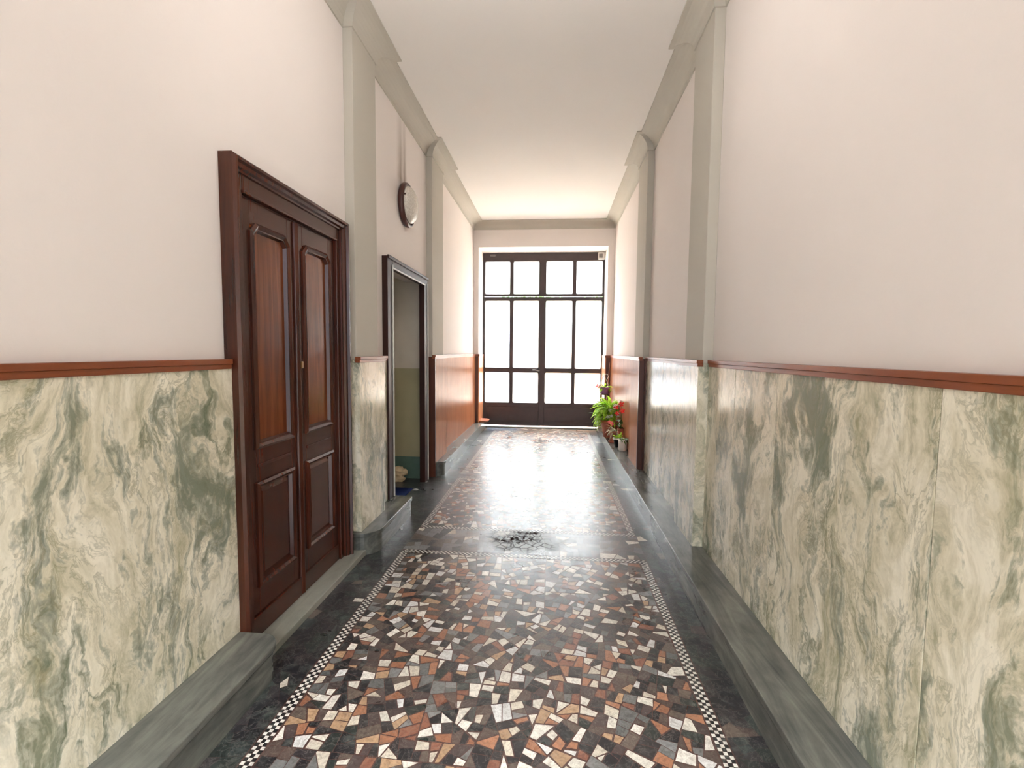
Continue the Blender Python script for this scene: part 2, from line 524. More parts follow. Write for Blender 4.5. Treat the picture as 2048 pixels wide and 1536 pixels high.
# --- walls
bm = bmesh.new()
for y0, y1, z0, z1 in ((YB, 4.10, 0, 4.0), (4.10, 5.30, 2.29, 4.0), (5.30, YE + 0.75, 0, 4.0)):
    box(bm, XL - 0.22, XL, y0, y1, z0, z1)
structure('wall_left', 'cream plaster corridor wall on the left, above green veined marble', 'wall', bm, 'plaster')
bm = bmesh.new()
box(bm, XR, XR + 0.22, YB, YE + 0.75, 0, 4.0)
structure('wall_right', 'cream plaster corridor wall on the right, above green veined marble', 'wall', bm, 'plaster')
bm = bmesh.new()
box(bm, XL, OX0, YE, YD + 0.2, 0, ZC)
box(bm, OX1, XR, YE, YD + 0.2, 0, ZC)
box(bm, OX0, OX1, YE, YD + 0.2, OZ, ZC)
structure('wall_back', 'cream end wall around the glazed courtyard door', 'wall', bm, 'plaster')
bm = bmesh.new()
box(bm, XL, -1.3, YB - 0.2, YB, 0, ZC); box(bm, 0.9, XR, YB - 0.2, YB, 0, ZC); box(bm, -1.3, 0.9, YB - 0.2, YB, 3.4, ZC)
structure('wall_front', 'cream wall around the street entrance opening', 'wall', bm, 'plaster')
bm = bmesh.new()
box(bm, XL - 0.22, XR + 0.22, YB - 0.2, YD + 0.2, ZC, ZC + 0.2)
structure('ceiling', 'smooth cream plaster corridor ceiling', 'ceiling', bm, 'ceiling')

# --- pilasters (painted plaster) with their faces above the wainscot
k = 0
for side, X, sgn in (('left', XL, 1), ('right', XR, -1)):
    for (y0, y1), what in ((P1, 'nearest'), (P2, 'far')):
        bm = bmesh.new()
        x1 = X + sgn * PJ
        box(bm, min(X, x1), max(X, x1), y0, y1, SH, ZC)
        k += 1
        structure(f'trim_{k}', f'{what} grey painted pilaster on the {side} wall', 'pilaster', bm, 'grey_plaster', bevel=0.004)

# --- cornice: one cove swept round the pilasters and over the courtyard door
def cornice():
    bm = bmesh.new()
    prof = [(-0.01, ZB), (0.012, ZB), (0.012, ZB + 0.008)]
    for i in range(1, 9):
        t = i / 8 * PI / 2
        prof.append((0.012 + 0.156 * (1 - math.cos(t)), ZB + 0.008 + 0.112 * math.sin(t)))
    prof += [(0.18, ZC - 0.010), (0.18, ZC + 0.01), (-0.01, ZC + 0.01)]
    rows = []
    for d, z in prof:
        jog = PJ - 0.025 * max(d, 0) / 0.18
        pl = [(XL + d, YB)]
        for y0, y1 in (P1, P2):
            pl += [(XL + d, y0 - d), (XL + jog + d, y0 - d), (XL + jog + d, y1 + d), (XL + d, y1 + d)]
        pl += [(XL + d, YE - d), (XR - d, YE - d)]
        for y0, y1 in (P2, P1):
            pl += [(XR - d, y1 + d), (XR - jog - d, y1 + d), (XR - jog - d, y0 - d), (XR - d, y0 - d)]
        pl += [(XR - d, YB)]
        rows.append([bm.verts.new((x, y, z)) for x, y in pl])
    for a, b in zip(rows, rows[1:]):
        for i in range(len(a) - 1):
            bm.faces.new((a[i], a[i + 1], b[i + 1], b[i]))
    return bm
structure('trim_5', 'grey cove cornice running round walls, pilasters and courtyard door under the ceiling', 'cornice', cornice(), 'grey_plaster')

# --- marble wainscot slabs (one mesh per wall, seams between slabs)
def slab(bm, lay, x0, x1, y0, y1, z0, z1, off):
    v = box(bm, x0, x1, y0, y1, z0, z1)
    for q in v: q[lay] = off
def marble_obj(name, label, slabs):
    bm = bmesh.new()
    lay = bm.verts.layers.float_vector.new('slab')
    for s in slabs: slab(bm, lay, *s)
    return structure(name, label, 'wainscot', bm, 'marble', bevel=0.0015)
g = 0.0015
R0 = SH
marble_obj('trim_8', 'green veined cream marble wainscot on the right wall', [
    (DR, XR, YB, 1.348 - g, R0, ZR, (0, 3.1, 0.4)),
    (DR, XR, 1.348 + g, 2.275 - g, R0, ZR, (4, 7.0, 1.7)),
    (DR, XR, 2.275 + g, 2.774 - g, R0, ZR, (2, 1.2, 5.0)),
    (DR, XR, 2.774 + g, P1[0], R0, ZR, (2, 9.4, 5.1)),
    (DR - PJ, XR, P1[0] - 0.03, P1[1] + 0.03, R0, ZR, (7, 2.2, 3)),
    (DR, XR, P1[1], 4.55, R0, ZR, (9, 3, 8)),
    (DR, XR, 4.55 + 2 * g, P2[0] , R0, ZR, (1, 6, 2)),
])
marble_obj('trim_9', 'green veined cream marble wainscot on the left wall beside the wooden door', [
    (XL, DL, YB, 0.6 - g, R0, ZR, (0, 13.1, 0.4)),
    (XL, DL, 0.6 + g, 2.0, R0, ZR, (3.3, 5.25, 8.2)),
    (XL, DL + PJ, P1[0] - 0.03, P1[1] + 0.03, R0, ZR, (5, 2.2, 13)),
    (XL, DL, P1[1], 3.98, R0, ZR, (6, 12, 8)),
])

# --- wooden rail capping the wainscot
def rail(bm, x, sgn, y0, y1):
    a, b = sorted((x - sgn * 0.03, x + sgn * 0.014))
    box(bm, a, b, y0, y1, ZR, ZR + 0.022)
    a, b = sorted((x - sgn * 0.03, x + sgn * 0.008))
    box(bm, a, b, y0, y1, ZR - 0.022, ZR)
bm = bmesh.new()
rail(bm, DL, 1, YB, 1.99)
rail(bm, DL + PJ, 1, P1[0] - 0.04, P1[1] + 0.04)
rail(bm, DL, 1, P1[1] + 0.04, 3.98)
structure('trim_10', 'thin red-brown wooden rail capping the marble on the left wall', 'dado rail', bm, 'rail_wood', bevel=0.002)
bm = bmesh.new()
rail(bm, DR, -1, YB, P1[0] - 0.04)
rail(bm, DR - PJ, -1, P1[0] - 0.04, P1[1] + 0.04)
rail(bm, DR, -1, P1[1] + 0.04, P2[0] - 0.05)
structure('trim_11', 'thin red-brown wooden rail capping the marble on the right wall', 'dado rail', bm, 'rail_wood', bevel=0.002)

# --- slatted wooden wainscot at the courtyard end
def slats(bm, x, sgn, y0, y1, z0, z1, pitch=0.021):
    a, b = sorted((x - sgn * 0.03, x - sgn * 0.004))
    box(bm, a, b, y0, y1, z0, z1)
    y = y0
    while y < y1 - 0.004:
        e = min(y + pitch - 0.006, y1)
        xa, xb = x - sgn * 0.004, x + sgn * 0.003
        prism(bm, [(xa, y, z0), (xb, y + 0.003, z0), (xb, e - 0.003, z0), (xa, e, z0)] if e - y > 0.008 else [(xa, y, z0), (xb, y, z0), (xb, e, z0), (xa, e, z0)], (0, 0, z1 - z0))
        y += pitch
for nm, side, X, sgn, D, zb in (('trim_12', 'left', XL, 1, DL, 0.0), ('trim_13', 'right', XR, -1, DR, SH)):
    root = empty(nm)
    meta(root, f'orange-brown slatted wooden wainscot at the courtyard end of the {side} wall', 'wainscot', kind='structure')
    seam = 6.30
    zlow = SH
    bm = bmesh.new(); slats(bm, D + sgn * PJ, sgn, P2[0], P2[1] + 0.02, zlow, ZR); slats(bm, D, sgn, P2[1] + 0.02, seam - 0.006, zlow, ZR)
    obj('slat_panel', bm, 'slat_wood', root)
    bm = bmesh.new(); slats(bm, D, sgn, seam + 0.006, YE, zlow, ZR); obj('slat_panel', bm, 'slat_wood', root)
    # dark board closing the pilaster towards the camera
    bm = bmesh.new()
    a, b = sorted((X - sgn * 0.0, D + sgn * (PJ + 0.004)))
    box(bm, a, b, P2[0] - 0.03, P2[0], 0.0 if side == 'left' else zb, ZR)
    if side == 'right':
        box(bm, X - 0.05, X, P2[0] - 0.075, P2[0] - 0.03, zb, ZR)
    meta(obj('end_board', bm, 'slat_dark', root), 'dark brown board closing the pilaster')
    # face board on the end wall and the door reveal
    bm = bmesh.new()
    ox = OX0 if side == 'left' else OX1
    a, b = sorted((D, ox + sgn * 0.0))
    box(bm, a, b, YE - 0.025, YE, zlow, ZR)
    meta(obj('return_board', bm, 'slat_dark', root), 'dark brown board beside the door reveal')
    bm = bmesh.new()
    a, b = sorted((ox, ox + sgn * 0.018))
    box(bm, a, b, YE - 0.025, YD - 0.03, zlow, ZR)
    obj('reveal_board', bm, 'slat_wood', root)
    bm = bmesh.new()
    rail(bm, D + sgn * PJ, sgn, P2[0] - 0.04, P2[1] + 0.03)
    rail(bm, D, sgn, P2[1] + 0.03, YE - 0.025)
    a, b = sorted((D, ox + sgn * 0.024)); box(bm, a, b, YE - 0.035, YE, ZR - 0.02, ZR + 0.02)
    a, b = sorted((ox, ox + sgn * 0.024)); box(bm, a, b, YE, YD - 0.03, ZR - 0.02, ZR + 0.02)
    obj('cap_rail', bm, 'rail_wood', root, bevel=0.002)

# --- grey marble steps along the walls
def step_obj(name, label, xw, xe, y0, y1, r0=0.0, r1=0.0, over=0.012):
    """slab with rounded ends towards the corridor over a slightly recessed riser"""
    root = empty(name, (0, 0, 0))
    meta(root, label, 'marble step', kind='structure')
    def outline(xe_, r0_, r1_, ya, yb, z):
        pts = [(xw, ya, z)]
        s = 1 if xe_ > xw else -1
        if r0_ > 0:
            for i in range(9):
                t = i / 8 * PI / 2
                pts.append((xe_ - s * r0_ + s * r0_ * math.sin(t), ya + r0_ - r0_ * math.cos(t), z))
        else: pts.append((xe_, ya, z))
        if r1_ > 0:
            for i in range(9):
                t = i / 8 * PI / 2
                pts.append((xe_ - s * r1_ + s * r1_ * math.cos(t), yb - r1_ + r1_ * math.sin(t), z))
        else: pts.append((xe_, yb, z))
        pts.append((xw, yb, z))
        return pts
    bm = bmesh.new()
    prism(bm, outline(xe, r0, r1, y0, y1, SH - 0.032), (0, 0, 0.032))
    obj('step_slab', bm, 'step', root, bevel=0.004)
    bm = bmesh.new()
    s = 1 if xe > xw else -1
    prism(bm, outline(xe - s * over, max(r0 - over, 0), max(r1 - over, 0), y0 + (over if r0 else 0), y1 - (over if r1 else 0), 0), (0, 0, SH - 0.032))
    obj('riser', bm, 'step', root)
    return root
step_obj('trim_14', 'grey marble step along the left wall ending before the wooden door', XL, -1.235, YB, 2.00, 0, 0.10)
step_obj('trim_15', 'short grey marble step with rounded ends between the two left doorways', XL, -1.262, 3.20, 4.12, 0.15, 0.05)
step_obj('trim_16', 'grey marble step along the slatted left wall by the courtyard door', XL, -1.285, P2[0] + 0.01, YD - 0.05, 0.10, 0)
step_obj('trim_17', 'long grey marble step along the whole right wall', XR, 0.83, YB, YD - 0.04)
bm = bmesh.new()
box(bm, -1.53, -1.35, 2.0, 3.26, 0.0, 0.04)
structure('trim_18', 'low worn grey threshold slab under the wooden double door', 'threshold', bm, 'threshold', bevel=0.004)

# ------------------------------------------------------------------ mosaic floor
def build_floor():
    rnd = random.Random(11)
    bm = bmesh.new()
    lay = bm.verts.layers.float_color.new('chip')
    def poly(pts, col, z):
        vs = []
        for x, y in pts:
            v = bm.verts.new((x, y, z)); v[lay] = (*col, 1); vs.append(v)
        try: bm.faces.new(vs)
        except Exception: pass
    grout = lin(92, 64, 58)
    poly([(XL - 1.9, YB - 0.2), (XR, YB - 0.2), (XR, YD + 0.3), (XL - 1.9, YD + 0.3)], grout, 0.0)
    # slab body so the floor has thickness
    dark_base = lin(46, 46, 48)
    Z = 0.0012
    white = [lin(226, 222, 210), lin(236, 232, 222), lin(214, 206, 190), lin(222, 222, 220)]
    orange = [lin(156, 106, 80), lin(170, 120, 92), lin(140, 94, 76), lin(184, 152, 120)]
    dark = [lin(44, 42, 46), lin(36, 35, 40), lin(58, 54, 56), lin(48, 54, 52)]
    brown = [lin(94, 80, 74), lin(84, 72, 70), lin(104, 92, 84)]
    dgreen = [lin(66, 74, 70), lin(54, 60, 60)]
    grey = [lin(120, 121, 120), lin(134, 136, 136), lin(104, 106, 106)]
    def inset(pts, d):
        k = len(pts)
        cx = sum(p[0] for p in pts) / k; cy = sum(p[1] for p in pts) / k
        a = 0
        for i in range(k):
            x0, y0 = pts[i]; x1, y1 = pts[(i + 1) % k]
            a += x0 * y1 - x1 * y0
        if a < 0: pts = pts[::-1]
        out = pts
        # clip by shifted half planes
        for i in range(k):
            x0, y0 = pts[i]; x1, y1 = pts[(i + 1) % k]
            ex, ey = x1 - x0, y1 - y0
            L = math.hypot(ex, ey)
            if L < 1e-6: continue
            nx, ny = -ey / L, ex / L
            q = []
            for j in range(len(out)):
                A = out[j]; B = out[(j + 1) % len(out)]
                da = (A[0] - x0) * nx + (A[1] - y0) * ny - d
                db = (B[0] - x0) * nx + (B[1] - y0) * ny - d
                if da >= 0: q.append(A)
                if (da >= 0) != (db >= 0):
                    t = da / (da - db)
                    q.append((A[0] + t * (B[0] - A[0]), A[1] + t * (B[1] - A[1])))
            out = q
            if len(out) < 3: return None
        return out
    def area_(p):
        return abs(sum(p[i][0] * p[(i + 1) % len(p)][1] - p[(i + 1) % len(p)][0] * p[i][1] for i in range(len(p)))) / 2
    def split(pts, target):
        stack = [(pts, 0.0)]
        res = []
        while stack:
            p, ang = stack.pop()
            A = area_(p)
            if A < target * rnd.uniform(0.7, 1.9):
                res.append(p); continue
            # longest axis through centre
            k = len(p)
            cx = sum(q[0] for q in p) / k; cy = sum(q[1] for q in p) / k
            best = max(((p[i], p[(i + 1) % k]) for i in range(k)), key=lambda e: math.hypot(e[0][0] - e[1][0], e[0][1] - e[1][1]))
            dx, dy = best[1][0] - best[0][0], best[1][1] - best[0][1]
            L = math.hypot(dx, dy)
            th = math.atan2(dx, -dy) + rnd.gauss(0, 0.2)      # roughly square to the longest edge
            nx, ny = -math.sin(th), math.cos(th)
            t = rnd.uniform(0.38, 0.62)
            px, py = best[0][0] + dx * t, best[0][1] + dy * t
            a, b = [], []
            for j in range(k):
                P_, Q_ = p[j], p[(j + 1) % k]
                da = (P_[0] - px) * nx + (P_[1] - py) * ny
                db = (Q_[0] - px) * nx + (Q_[1] - py) * ny
                (a if da >= 0 else b).append(P_)
                if (da >= 0) != (db >= 0):
                    s = da / (da - db)
                    X = (P_[0] + s * (Q_[0] - P_[0]), P_[1] + s * (Q_[1] - P_[1]))
                    a.append(X); b.append(X)
            if len(a) < 3 or len(b) < 3:
                res.append(p); continue
            stack.append((a, th)); stack.append((b, th))
        return res
    def palette(kind):
        r = rnd.random()
        if kind == 'field':
            s = white if r < 0.33 else orange if r < 0.54 else dark if r < 0.76 else brown if r < 0.91 else grey
        elif kind == 'band':
            s = grey if r < 0.35 else dark if r < 0.62 else brown if r < 0.9 else white
        else:
            s = white if r < 0.02 else dark if r < 0.90 else dgreen if r < 0.97 else brown
        c = rnd.choice(s); f = rnd.uniform(0.88, 1.08)
        return tuple(min(1, x * f) for x in c), s is white or s is orange
    def region(x0, x1, y0, y1, target, kind, gap):
        seen = []
        for p in split([(x0, y0), (x1, y0), (x1, y1), (x0, y1)], target):
            c, bright = palette(kind)
            if kind == 'field' and c[2] > 0.35:       # white stones are mostly laid apart
                px, py = sum(q[0] for q in p) / len(p), sum(q[1] for q in p) / len(p)
                if rnd.random() < 0.6 and any(abs(px - u) + abs(py - v) < 0.068 for u, v in seen[-60:]):
                    c = rnd.choice(dark + brown); bright = False
                else:
                    seen.append((px, py))
            d = gap if not bright else gap + rnd.uniform(0.0, 0.004)
            q = inset(p, d)
            if q is None: continue
            if bright:        # stones are a little irregular
                q = [(x + rnd.uniform(-0.0015, 0.0015), y + rnd.uniform(-0.0015, 0.0015)) for x, y in q]
            poly(q, c, Z)
    CL, CR = -1.085, 0.668
    panels = [(YB + 0.2, 3.33), (3.82, 5.36), (5.80, 8.75)]
    cs = 0.0165
    for a, b in panels:
        region(CL + 0.03, CR - 0.03, a + 0.03, b - 0.03, 0.0029, 'field', 0.0014)
    # plain bands and margins
    yb = [YB - 0.2] + [v for ab in panels for v in ab] + [YD + 0.2]
    for i in range(0, len(yb), 2):
        region(CL - 0.03, CR + 0.03, yb[i] + (0.03 if i else 0), yb[i + 1] - 0.03, 0.006, 'band', 0.0006)
    region(-1.62, CL - 0.03, YB, YD, 0.005, 'margin', 0.0004)
    region(CR + 0.03, 0.85, YB, YD, 0.005, 'margin', 0.0004)
    region(-2.6, -1.62, 3.9, 5.3, 0.005, 'margin', 0.0006)
    # chequered strip, three stones wide
    W, B = lin(232, 230, 222), lin(26, 26, 30)
    def strip(x0, y0, along, n):
        for i in range(n):
            for j in range(3):
                col = W if (i + j) % 2 == 0 else B
                if along == 'y': X, Y = x0 + (j - 1.5) * cs, y0 + i * cs
                else: X, Y = x0 + i * cs, y0 + (j - 1.5) * cs
                e = 0.0008; jx = rnd.uniform(-0.0012, 0.0012)
                poly([(X + e + jx, Y + e), (X + cs - e + jx, Y + e), (X + cs - e + jx, Y + cs - e), (X + e + jx, Y + cs - e)], col, Z + 0.0003)
    for a, b in panels:
        for x in (CL, CR):
            strip(x, a, 'y', int((b - a) / cs) + 1)
        for y in (a, b):
            strip(CL, y, 'x', int((CR - CL) / cs) + 1)
    return bm
bm = build_floor()
bm_fix = bm
me = bpy.data.meshes.new('floor')
for f in bm.faces:
    f.normal_update()
    if f.normal.z < 0: f.normal_flip()
bm.to_mesh(me); bm.free()
me.materials.append(M['floor'])
fl = bpy.data.objects.new('floor', me); C.objects.link(fl)
meta(fl, 'polished mosaic floor of white, orange and dark marble chips with chequered borders', 'floor', kind='structure')

# ------------------------------------------------------------------ left wooden double door
def panel_frame(bm, xf, y0, y1, z0, z1, w, chamf=0.0, d=0.018):
    """moulding ring around a panel on plane x = xf, opening to +x; top corners chamfered"""
    def ring(off, x):
        a, b, c, e = y0 + off, y1 - off, z0 + off, z1 - off
        q = max(chamf - off * 0.4, 0)
        if chamf > 0:
            return [(x, a, c), (x, b, c), (x, b, e - q), (x, b - q, e), (x, a + q, e), (x, a, e - q)]
        return [(x, a, c), (x, b, c), (x, b, e), (x, a, e)]
    rs = [ring(0, xf - 0.002), ring(0.0, xf + d * 0.55), ring(w * 0.3, xf + d), ring(w * 0.6, xf + d * 0.5), ring(w * 0.75, xf + d * 0.55), ring(w, xf - d * 0.9)]
    vr = [[bm.verts.new(p) for p in r] for r in rs]
    for a, b in zip(vr, vr[1:]):
        for i in range(len(a)):
            bm.faces.new((a[i], a[(i + 1) % len(a)], b[(i + 1) % len(b)], b[i]))

def double_door():
    root = empty('door_1', (0, 0, 0))
    meta(root, 'dark red varnished wooden double door with carved panels on the left wall', 'door', kind='structure')
    y0, y1, zt, zb = 2.00, 3.17, 2.375, 0.04
    # casing: stepped profile swept up, over and down
    prof = [(0.0, -1.49), (0.0, -1.425), (0.02, -1.412), (0.045, -1.412), (0.055, -1.428), (0.085, -1.432), (0.10, -1.445), (0.118, -1.447), (0.128, -1.49)]
    bm = bmesh.new()
    rows = []
    for off, x in [(o_ * 0.52, x_) for o_, x_ in prof]:
        rows.append([bm.verts.new(q) for q in ((x, y0 + off, zb), (x, y0 + off, zt - off), (x, y1 - off, zt - off), (x, y1 - off, zb))])
    for a, b in zip(rows, rows[1:]):
        for i in range(3):
            bm.faces.new((a[i], a[i + 1], b[i + 1], b[i]))
    for i in (0, 3):
        bm.faces.new([r[i] for r in rows])
    obj('door_casing', bm, 'door_wood', root)
    ya, yb, ztop = y0 + 0.11, y1 - 0.11, 2.24
    # flat inner frame between casing and leaves
    for a, b in ((y0 + 0.06, ya), (yb, y1 - 0.06)):
        bm = bmesh.new()
        box(bm, -1.50, -1.458, a, b, zb, zt - 0.06)
        obj('frame_post', bm, 'door_wood', root, bevel=0.003)
    bm = bmesh.new()
    box(bm, -1.50, -1.456, ya, yb, ztop, zt - 0.06)
    box(bm, -1.50, -1.450, ya, yb, ztop - 0.010, ztop + 0.006)
    obj('head_board', bm, 'door_wood', root, bevel=0.004)
    ym = 2.585
    XF = -1.478
    for a, b, first in ((ya + 0.003, ym - 0.002, True), (ym + 0.002, yb - 0.003, False)):
        bm = bmesh.new()
        box(bm, XF - 0.035, XF - 0.012, a, b, zb + 0.005, ztop - 0.014)     # core
        st = 0.075
        z1p, z2p, z3p, z4p = 0.30, 0.82, 1.01, ztop - 0.13
        box(bm, XF - 0.012, XF, a, a + st, zb + 0.005, ztop - 0.014)
        box(bm, XF - 0.012, XF, b - st, b, zb + 0.005, ztop - 0.014)
        for c, e in ((zb + 0.005, z1p), (z2p, z3p), (z4p, ztop - 0.014)):
            box(bm, XF - 0.012, XF, a + st, b - st, c, e)
        leaf = obj('door_leaf', bm, 'door_wood', root, bevel=0.002)
        bm = bmesh.new()
        panel_frame(bm, XF, a + st - 0.012, b - st + 0.012, z3p - 0.01, z4p + 0.012, 0.045, 0.045)
        panel_frame(bm, XF, a + st - 0.012, b - st + 0.012, z1p - 0.01, z2p + 0.012, 0.042, 0.0)
        obj('panel_moulding', bm, 'door_wood', leaf)
        bm = bmesh.new()
        box(bm, XF - 0.016, XF - 0.009, a + st, b - st, z3p, z4p)
        obj('upper_panel', bm, 'door_panel', leaf)
        bm = bmesh.new()
        box(bm, XF - 0.016, XF - 0.009, a + st, b - st, z1p, z2p)
        # raised field
        c0, c1, e0, e1 = a + st + 0.05, b - st - 0.05, z1p + 0.05, z2p - 0.05
        vb = [bm.verts.new(q) for q in ((XF - 0.009, c0 - 0.02, e0 - 0.02), (XF - 0.009, c1 + 0.02, e0 - 0.02), (XF - 0.009, c1 + 0.02, e1 + 0.02), (XF - 0.009, c0 - 0.02, e1 + 0.02))]
        vt = [bm.verts.new(q) for q in ((XF - 0.002, c0, e0), (XF - 0.002, c1, e0), (XF - 0.002, c1, e1), (XF - 0.002, c0, e1))]
        bm.faces.new(vt)
        for i in range(4): bm.faces.new((vb[i], vb[(i + 1) % 4], vt[(i + 1) % 4], vt[i]))
        obj('lower_panel', bm, 'door_wood', leaf)
        bm = bmesh.new()        # ridge on the middle rail, kick board
        box(bm, XF, XF + 0.006, a + st + 0.01, b - st - 0.01, (z2p + z3p) / 2 - 0.008, (z2p + z3p) / 2 + 0.008)
        obj('rail_bead', bm, 'door_wood', leaf, bevel=0.002)
        bm = bmesh.new()
        box(bm, XF, XF + 0.01, a + 0.004, b - 0.004, zb + 0.005, zb + 0.115)
        obj('kick_board', bm, 'door_wood', leaf, bevel=0.003)
        if not first:
            bm = bmesh.new()    # half-round cover strip over the meeting stiles
            prism(bm, [(XF, ym - 0.024, zb + 0.01), (XF + 0.012, ym - 0.02, zb + 0.01), (XF + 0.022, ym, zb + 0.01), (XF + 0.012, ym + 0.02, zb + 0.01), (XF, ym + 0.024, zb + 0.01)], (0, 0, ztop - zb - 0.03))
            obj('cover_strip', bm, 'door_wood', leaf, bevel=0.003)
            bm = bmesh.new()
            box(bm, XF + 0.0, XF + 0.03, ym + 0.0, ym + 0.018, 1.395, 1.435)
            meta(obj('keyhole_plate', bm, 'brass', leaf, bevel=0.003), 'small worn brass keyhole plate')
double_door()

# ------------------------------------------------------------------ second left doorway with passage behind
def doorway():
    root = empty('door_2', (0, 0, 0))
    meta(root, 'dark brown framed open doorway on the left wall beside the far pilaster', 'doorway', kind='structure')
    y0, y1, zt = 3.98, 5.27, 2.325
    for nm, a, b in (('near', y0, y0 + 0.125), ('far', y1 - 0.125, y1)):
        bm = bmesh.new()
        box(bm, XL - 0.012, -1.440, a, b, 0.0, zt - 0.0)
        obj('door_jamb', bm, 'jamb_wood', root, bevel=0.004)
        bm = bmesh.new()
        yy = y0 + 0.125 if nm == 'near' else y1 - 0.012
        box(bm, -1.440, -1.430, yy - (0.012 if nm == 'near' else 0), yy + (0.0 if nm == 'near' else 0.012), 0.0, zt - 0.06)
        meta(obj('edge_strip', bm, 'white_plastic', root), 'thin pale strip along the jamb')
    bm = bmesh.new()
    box(bm, XL - 0.012, -1.438, y0 + 0.125, y1 - 0.125, zt - 0.085, zt)
    box(bm, -1.444, -1.425, y0, y1, zt - 0.02, zt + 0.008)
    obj('door_head', bm, 'jamb_wood', root, bevel=0.004)
    bm = bmesh.new()
    box(bm, -1.440, -1.430, y0 + 0.125, y1 - 0.125, zt - 0.095, zt - 0.083)
    meta(obj('edge_strip', bm, 'white_plastic', root), 'thin pale strip under the head')
doorway()
# passage beyond
bm = bmesh.new()
for z0, z1, mi in ((0.26, 1.30, 1), (0.0, 0.26, 2), (1.30, 2.8, 0)):
    box(bm, -3.3, XL - 0.004, 5.296, 5.2995, z0, z1, mi)
    box(bm, -3.3, -3.15, 3.6, 5.30, z0, z1, mi)
    box(bm, -3.15, XL - 0.222, 3.6, 3.75, z0, z1, mi)
structure('wall_passage', 'beige and olive painted walls of the passage seen through the doorway', 'wall', bm, ('beige_paint', 'olive_paint', 'green_skirting'))
bm = bmesh.new()
box(bm, -3.3, XL - 0.222, 3.6, 5.45, 2.32, 2.45)
structure('ceiling_passage', 'low beige ceiling of the passage behind the doorway', 'ceiling', bm, 'beige_paint')

# blue door mat
bm = bmesh.new()
box(bm, -2.25, -1.50, 4.13, 4.88, 0.002, 0.012)
meta(obj('door_mat', bm, 'navy', bevel=0.003), 'navy blue mat lying in the open doorway', 'door mat')

# crumpled cloth
def blobby(c, s, seed, amp=0.3):
    bm = bmesh.new()
    bmesh.ops.create_icosphere(bm, subdivisions=4, radius=1)
    rn = Vector((seed * 3.1, seed * 1.7, seed))
    for v in bm.verts:
        d = 1 + amp * mathutils.noise.noise(v.co * 1.6 + rn) + amp * 0.5 * mathutils.noise.noise(v.co * 4 + rn)
        v.co = Vector((v.co.x * s[0] * d + c[0], v.co.y * s[1] * d + c[1], max(v.co.z * s[2] * d, -s[2] * 0.92) + c[2]))
    return bm
bm = blobby((-1.83, 5.17, 0.075), (0.14, 0.09, 0.08), 3, 0.7)
meta(obj('cloth', bm, 'cloth', smooth=True), 'crumpled cream cloth on the floor just inside the doorway', 'cloth')

# ------------------------------------------------------------------ courtyard door (iron and frosted glass)
def court_door():
    root = empty('door_3', (0, 0, 0))
    meta(root, 'tall dark iron double door with twelve frosted panes at the corridor end', 'door', kind='structure')
    y = YD
    x0, x1 = OX0, OX1
    cols = [(-1.350, -0.861), (-0.792, -0.292), (-0.156, 0.357), (0.424, 0.922)]
    def grid(bm, xs, zs, xa, xb, za, zb, dy0, dy1):
        """frame with rectangular openings: xs, zs lists of (lo, hi)"""
        xe = [xa] + [v for c in xs for v in c] + [xb]
        ze = [za] + [v for c in zs for v in c] + [zb]
        for i in range(0, len(xe), 2):
            box(bm, xe[i], xe[i + 1], y + dy0, y + dy1, za, zb)
        for a, b in xs:
            for i in range(0, len(ze), 2):
                box(bm, a, b, y + dy0, y + dy1, ze[i], ze[i + 1])
        # rounded pane corners
        r = 0.026
        for a, b in xs:
            for c, e in zs:
                for X, Z, sx_, sz_ in ((a, c, 1, 1), (b, c, -1, 1), (a, e, 1, -1), (b, e, -1, -1)):
                    pts = [(X, y + dy0 + 0.004, Z)]
                    for i in range(5):
                        t = i / 4 * PI / 2
                        pts.append((X + sx_ * (r - r * math.sin(t)), y + dy0 + 0.004, Z + sz_ * (r - r * math.cos(t))))
                    prism(bm, pts, (0, dy1 - dy0 - 0.008, 0))
    # fixed frame with transom lights
    bm = bmesh.new()
    grid(bm, cols, [(2.632, 3.262)], x0, x1, 2.585, OZ, -0.03, 0.03)
    box(bm, x0, -1.372, y - 0.02, y + 0.05, 0.02, 2.585); box(bm, 0.944, x1, y - 0.02, y + 0.05, 0.02, 2.585)
    fr = obj('door_frame', bm, 'iron', root, bevel=0.003)
    for a, b in cols:
        bm = bmesh.new(); box(bm, a - 0.005, b + 0.005, y - 0.003, y + 0.003, 2.627, 3.267)
        obj('pane', bm, 'glass', fr)
    for cs_, xa, xb in ((cols[:2], -1.370, -0.226), (cols[2:], -0.222, 0.942)):
        bm = bmesh.new()
        grid(bm, cs_, [(0.50, 1.10), (1.19, 2.50)], xa, xb, 0.045, 2.572, -0.028, 0.028)
        leaf = obj('door_leaf', bm, 'iron', root, bevel=0.003)
        bm = bmesh.new()
        box(bm, xa + 0.06, xb - 0.06, y - 0.036, y - 0.028, 0.13, 0.42)
        obj('kick_panel', bm, 'iron', leaf, bevel=0.004)
        for a, b in cs_:
            for c, e in ((0.50, 1.10), (1.19, 2.50)):
                bm = bmesh.new(); box(bm, a - 0.005, b + 0.005, y - 0.003, y + 0.003, c - 0.005, e + 0.005)
                obj('pane', bm, 'glass', leaf)
    bm = bmesh.new()
    box(bm, -0.27, -0.175, y - 0.045, y - 0.029, 0.06, 2.56)
    obj('cover_strip', bm, 'iron', leaf, bevel=0.004)
    bm = bmesh.new()
    tube(bm, [(-0.27, y - 0.075, 1.14), (-0.36, y - 0.08, 1.155), (-0.40, y - 0.078, 1.15)], 0.010)
    tube(bm, [(-0.27, y - 0.03, 1.14), (-0.27, y - 0.078, 1.14)], 0.012)
    obj('door_handle', bm, 'grey_plastic', leaf)
